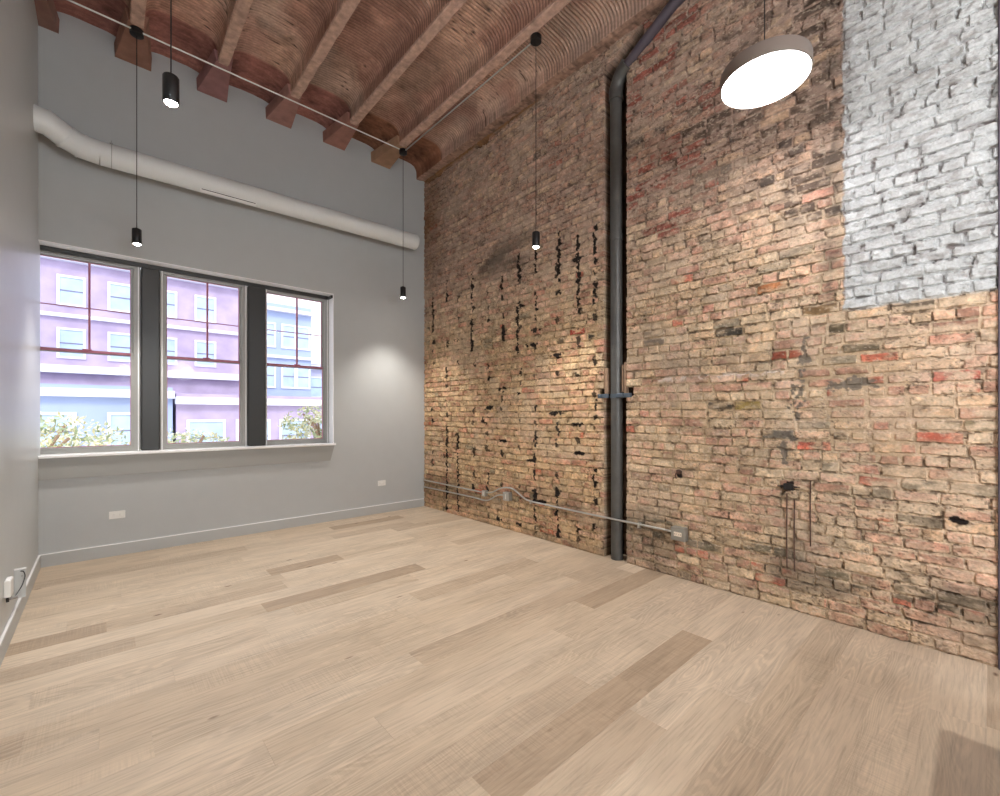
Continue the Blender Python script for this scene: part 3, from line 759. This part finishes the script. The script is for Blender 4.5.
# ------------------------------------------------------------------ outlets on the grey wall
def outlet(x, z, label):
    r = thing('wall_outlet', (x, YW, z), label, 'wall outlet', 'white outlets low on the window wall')
    MB().box(-.062, .062, -.007, 0, -.038, .038, .003).build('cover_plate', M['plastic'], r)
    q = MB().box(-.040, .040, -.0095, -.006, -.016, .016, .003).build('receptacle', M['plastic'], r)
    for a in (-.025, .019):
        for b in (-.005, .005): MB().box(a-.003, a+.005, -.0101, -.009, b-.001, b+.001).build('slot', M['greyp'], q)
outlet(.105, .405, 'white horizontal outlet on the grey wall below the left window')
outlet(2.965, .425, 'white horizontal outlet on the grey wall near the brick corner')

# ------------------------------------------------------------------ device low on the left wall
cb = thing('cable_box', (XL, 4.15, .30), 'white wall box with a looped black cable on the left grey wall', 'cable box')
MB().box(0, .054, .20, .215, -.125, .063, .002).build('side_plate', M['wallgloss'], cb)
MB().box(0, .056, .197, .217, .063, .071, .001).build('top_lip', M['white'], cb)
MB().box(0, .030, -.22, -.12, .006, .105, .005).build('housing', M['plastic'], cb)
MB().box(.005, .026, -.21, -.13, .105, .109, .001).build('vent_cover', M['white'], cb)
MB().tube(smooth([(.030, .19, .055), (.044, .18, .052), (.052, .17, .02), (.044, .08, -.02), (.030, -.08, -.035)]), .003, 8).build('cable', M['black'], cb)
pg = MB(); pg.tube([(.014, -.14, .008), (.018, -.14, -.025)], .009, 10); pg.tube([(.016, -.15, -.02), (.034, -.06, -.042)], .010, 10); pg.build('plug', M['greyp'], cb)
MB().tube([(.010, -.18, .008), (.012, -.18, -.03)], .007, 10).build('grommet', M['black'], cb)
for p in ((.036, .199, .05), (.036, .199, .02)): MB().tube([p, (p[0], .196, p[2])], .004, 8).build('screw', M['greyp'], cb)

# ------------------------------------------------------------------ behind the camera: added island casting a floor shadow, added lamps for fill
isl = thing('shadow_island', (1.9, -.62, 0), 'grey kitchen island with a white worktop added unseen behind the viewpoint to cast a floor shadow', 'kitchen island')
MB().box(-.62, .62, -.40, .40, 0, .88, .004).build('body', M['base'], isl)
MB().box(-.68, .68, -.455, .455, .88, .92, .004).build('worktop', M['white'], isl)
for k in range(3):
    q = MB().box(-.60+k*.405, -.21+k*.405, .40, .418, .1, .86, .004).build('door', M['base'], isl); MB().box(-.26+k*.405, -.25+k*.405, .418, .44, .6, .78).build('handle', M['steel'], q)
for (x, y), lab in (((2.12, -.86), 'small black cylinder pendant added unseen above the island to throw its floor shadow'), ((.6, -2.4), 'small black cylinder pendant added unseen at the rear as fill light')):
    clone(proto, (x, y, 0), lab); spot((x, y, 2.96), 54)  # extra unseen pendants: one throws the island's shadow, one fills
def disc_copy(x, y, z, lab):
    c = clone(d, (x, y, z-dz), lab)
    return c

globe_m = emis('fill_opal', (247, 250, 255), 31)
def globe(x, y, z, lab):  # unseen glowing globes added as general fill light
    g = thing('fill_globe', (x, y, 0), lab, 'pendant light', 'added fill globes behind the viewpoint')
    MB().lathe([(.24*math.sin(math.pi*i/20), z-.24*math.cos(math.pi*i/20)) for i in range(21)], n=40).build('globe', globe_m, g)
    MB().tube([(0, 0, z+.235), (0, 0, 4.93)], .004, 8).build('cord', M['cord'], g)
    MB().lathe([(0, 4.965), (.05, 4.965), (.05, 4.925), (0, 4.92)], n=24).build('canopy', M['black'], g)
globe(1.5, -1.7, 2.5, 'opal globe added unseen above the space behind the viewpoint as fill light')
globe(.5, -2.9, 2.5, 'opal globe added unseen at the rear left as fill light')

# ------------------------------------------------------------------ outside: street, brick block, low block, trees
ex_brick = mat('facade_brick', (178, 162, 190), .9, vary=.2, vscale=1.6)
ex_blue = mat('facade_blue_grey', (160, 174, 206), .9, vary=.12, vscale=.6)
ex_stone = mat('pale_stone', (216, 216, 226), .9)
ex_win = mat('facade_glass', (176, 196, 226), .3, vary=.2, vscale=2)
ex_dark = mat('facade_dark_trim', (120, 116, 140), .8)
ex_low = mat('low_block_render', (186, 186, 212), .9, vary=.12, vscale=.8)
MB().box(-40, 60, 6.6, 60, -4.3, -4.2).build('street', mat('pale_paving', (216, 214, 210), .9), kind='structure')
def facade(name, x0, x1, y0, z1, m, label, rows, cols, win_w, win_h, bands):
    r = thing(name, ((x0+x1)/2, y0, -4.2), label, 'building'); cx = (x0+x1)/2
    MB().box(x0-cx, x1-cx, 0, 3.8, 0, z1+4.2).build('facade_wall', m, r)
    for zb, h, out_ in bands: MB().box(x0-cx-.03, x1-cx+.03, -out_, .05, zb+4.2, zb+4.2+h).build('cornice', ex_stone, r)
    for zr in rows:
        for xc in cols:
            o = ring(xc-cx-win_w/2-.07, xc-cx+win_w/2+.07, zr+4.13, zr+4.2+win_h+.07, .07, -.05, .02).build('window_surround', ex_stone, r)
            MB().box(xc-cx-win_w/2, xc-cx+win_w/2, -.02, .01, zr+4.2, zr+4.2+win_h).build('window_glass', ex_win, o)
            MB().box(xc-cx-win_w/2, xc-cx+win_w/2, -.035, -.01, zr+4.2+win_h*.48, zr+4.2+win_h*.52).build('sash_bar', ex_dark, o)
    return r
YE = 20.
cw = lambda a, b, st: [a+st*i for i in range(int((b-a)/st)+1)]
facade('street_building', -7, 4.55, YE, 7.6, ex_brick, 'tall lilac brick building across the street, filling the left and middle windows', [5.0, 3.3], cw(-3.2, 4.1, 1.22), .55, .85, [(6.35, .22, .25), (4.55, .12, .12), (2.75, .25, .25)])
facade('street_building', 4.65, 6.85, YE+.1, 6.1, ex_blue, 'blue grey building with a dark cornice across the street, beside open sky', [4.3, 2.6], [5.1, 5.9, 6.5], .45, .9, [(5.75, .14, .25), (3.8, .12, .12)])
facade('street_building', 7.0, 15, YE+2, 3.9, ex_low, 'low pale building across the street under the open sky', [2.3], [7.8, 9.0, 10.4], .7, .9, [(3.6, .2, .2)])
facade('street_building', -3.5, 1.42, YE-5, 2.15, ex_blue, 'low blue grey shopfront block outside the left window', [.6], [-2.4, -.9, .5], .7, .8, [(1.85, .2, .2)])
facade('street_building', 1.5, 6.6, YE-5, 2.0, ex_brick, 'low pink brick shopfront block outside the middle window', [.3], [2.2, 3.4, 4.6, 5.8], .8, .9, [(1.7, .2, .2), (-.1, .2, .1)])
leaf = [mat('pale_leaf', (226, 224, 196), .6), mat('yellow_leaf', (206, 198, 152), .6), mat('green_leaf', (156, 168, 130), .6)]
def tree(x, y, ztop, rad, n, label, sd):
    rr = random.Random(sd)
    r = thing('street_tree', (x, y, -4.2), label, 'tree', None)
    MB().tube([(0, 0, 0), (.05, 0, 2.0), (0, .05, ztop+4.2-rad)], .09, 8, radii=[.1, .08, .05]).build('trunk', M['wood'], r)
    mb = MB(); zc_ = ztop+4.2-rad*.75
    for k in range(7):
        a = rr.uniform(0, 6.28); e = rr.uniform(.2, 1.2)
        p = Vector((math.cos(a)*math.cos(e), math.sin(a)*math.cos(e), math.sin(e)))*rad*.85
        mb.tube([(0, .05, zc_-rad*.4), (p.x*.5, p.y*.5, zc_+p.z*.35), (p.x, p.y, zc_+p.z*.75)], .02, 6)
    mb.build('branches', M['wood'], r)
    for li in range(3):
        mb = MB()
        for k in range(n//3):
            while True:
                p = Vector((rr.uniform(-1, 1), rr.uniform(-1, 1), rr.uniform(-1, 1)))
                if p.length < 1 and (hash((int(p.x*3+9), int(p.y*3+9), int(p.z*4+9))) % 5) > 1: break
            p = Vector((p.x*rad*1.2, p.y*rad, p.z*rad*.75+zc_))
            s = rr.uniform(.03, .06); a = Vector((rr.gauss(0, 1), rr.gauss(0, 1), rr.gauss(0, 1))).normalized(); b = a.orthogonal().normalized()
            mb.add([p-a*s, p+b*s*.45, p+a*s, p-b*s*.45], [(0, 1, 2, 3)])
        mb.build('foliage', leaf[li], r)
tree(-.7, 9.0, 1.45, 1.0, 3200, 'leafy street tree topping out below the left window', 1)
tree(1.15, 10.0, 1.15, .8, 1800, 'leafy street tree between the left and middle windows', 2)
tree(3.15, 8.7, 1.60, .62, 1600, 'leafy street tree outside the right window', 3)
tree(4.6, 10.2, 2.1, .5, 900, 'slender taller street tree at the right edge of the right window', 4)

# ------------------------------------------------------------------ light
wd = bpy.data.worlds.new('World'); bpy.context.scene.world = wd; wd.use_nodes = True
bg = wd.node_tree.nodes['Background']
sky = wd.node_tree.nodes.new('ShaderNodeTexSky'); sky.sky_type = 'HOSEK_WILKIE'; sky.turbidity = 6; sky.sun_direction = (.3, -.5, .8)
mxw = wd.node_tree.nodes.new('ShaderNodeMix'); mxw.data_type = 'RGBA'; mxw.inputs[0].default_value = .85
wd.node_tree.links.new(sky.outputs[0], mxw.inputs[6]); mxw.inputs[7].default_value = (.93, .96, 1.0, 1)
wd.node_tree.links.new(mxw.outputs[2], bg.inputs['Color']); bg.inputs['Strength'].default_value = 1.0
l = bpy.data.lights.new('sun', 'SUN'); l.energy = .9; l.angle = .3; l.color = (1, .97, .95)
o = bpy.data.objects.new('sun_light', l); C.objects.link(o); o.rotation_euler = (math.radians(48), 0, math.radians(-20)); o.location = (0, 0, 12)

# ------------------------------------------------------------------ camera
cam = bpy.data.cameras.new('camera'); co = bpy.data.objects.new('camera', cam); C.objects.link(co)
cam.sensor_width = 36; cam.sensor_fit = 'HORIZONTAL'; cam.lens = f_/1000*36; cam.shift_y = (v0-398)/1000; cam.clip_start = .02; cam.clip_end = 300
co.location = (0, 0, EYE); co.rotation_euler = (math.pi/2, 0, -ang)
S = bpy.context.scene; S.camera = co
S.view_settings.view_transform = 'Standard'; S.view_settings.look = 'None'; S.view_settings.gamma = 1; S.view_settings.use_curve_mapping = False
S.view_settings.exposure = 1.3
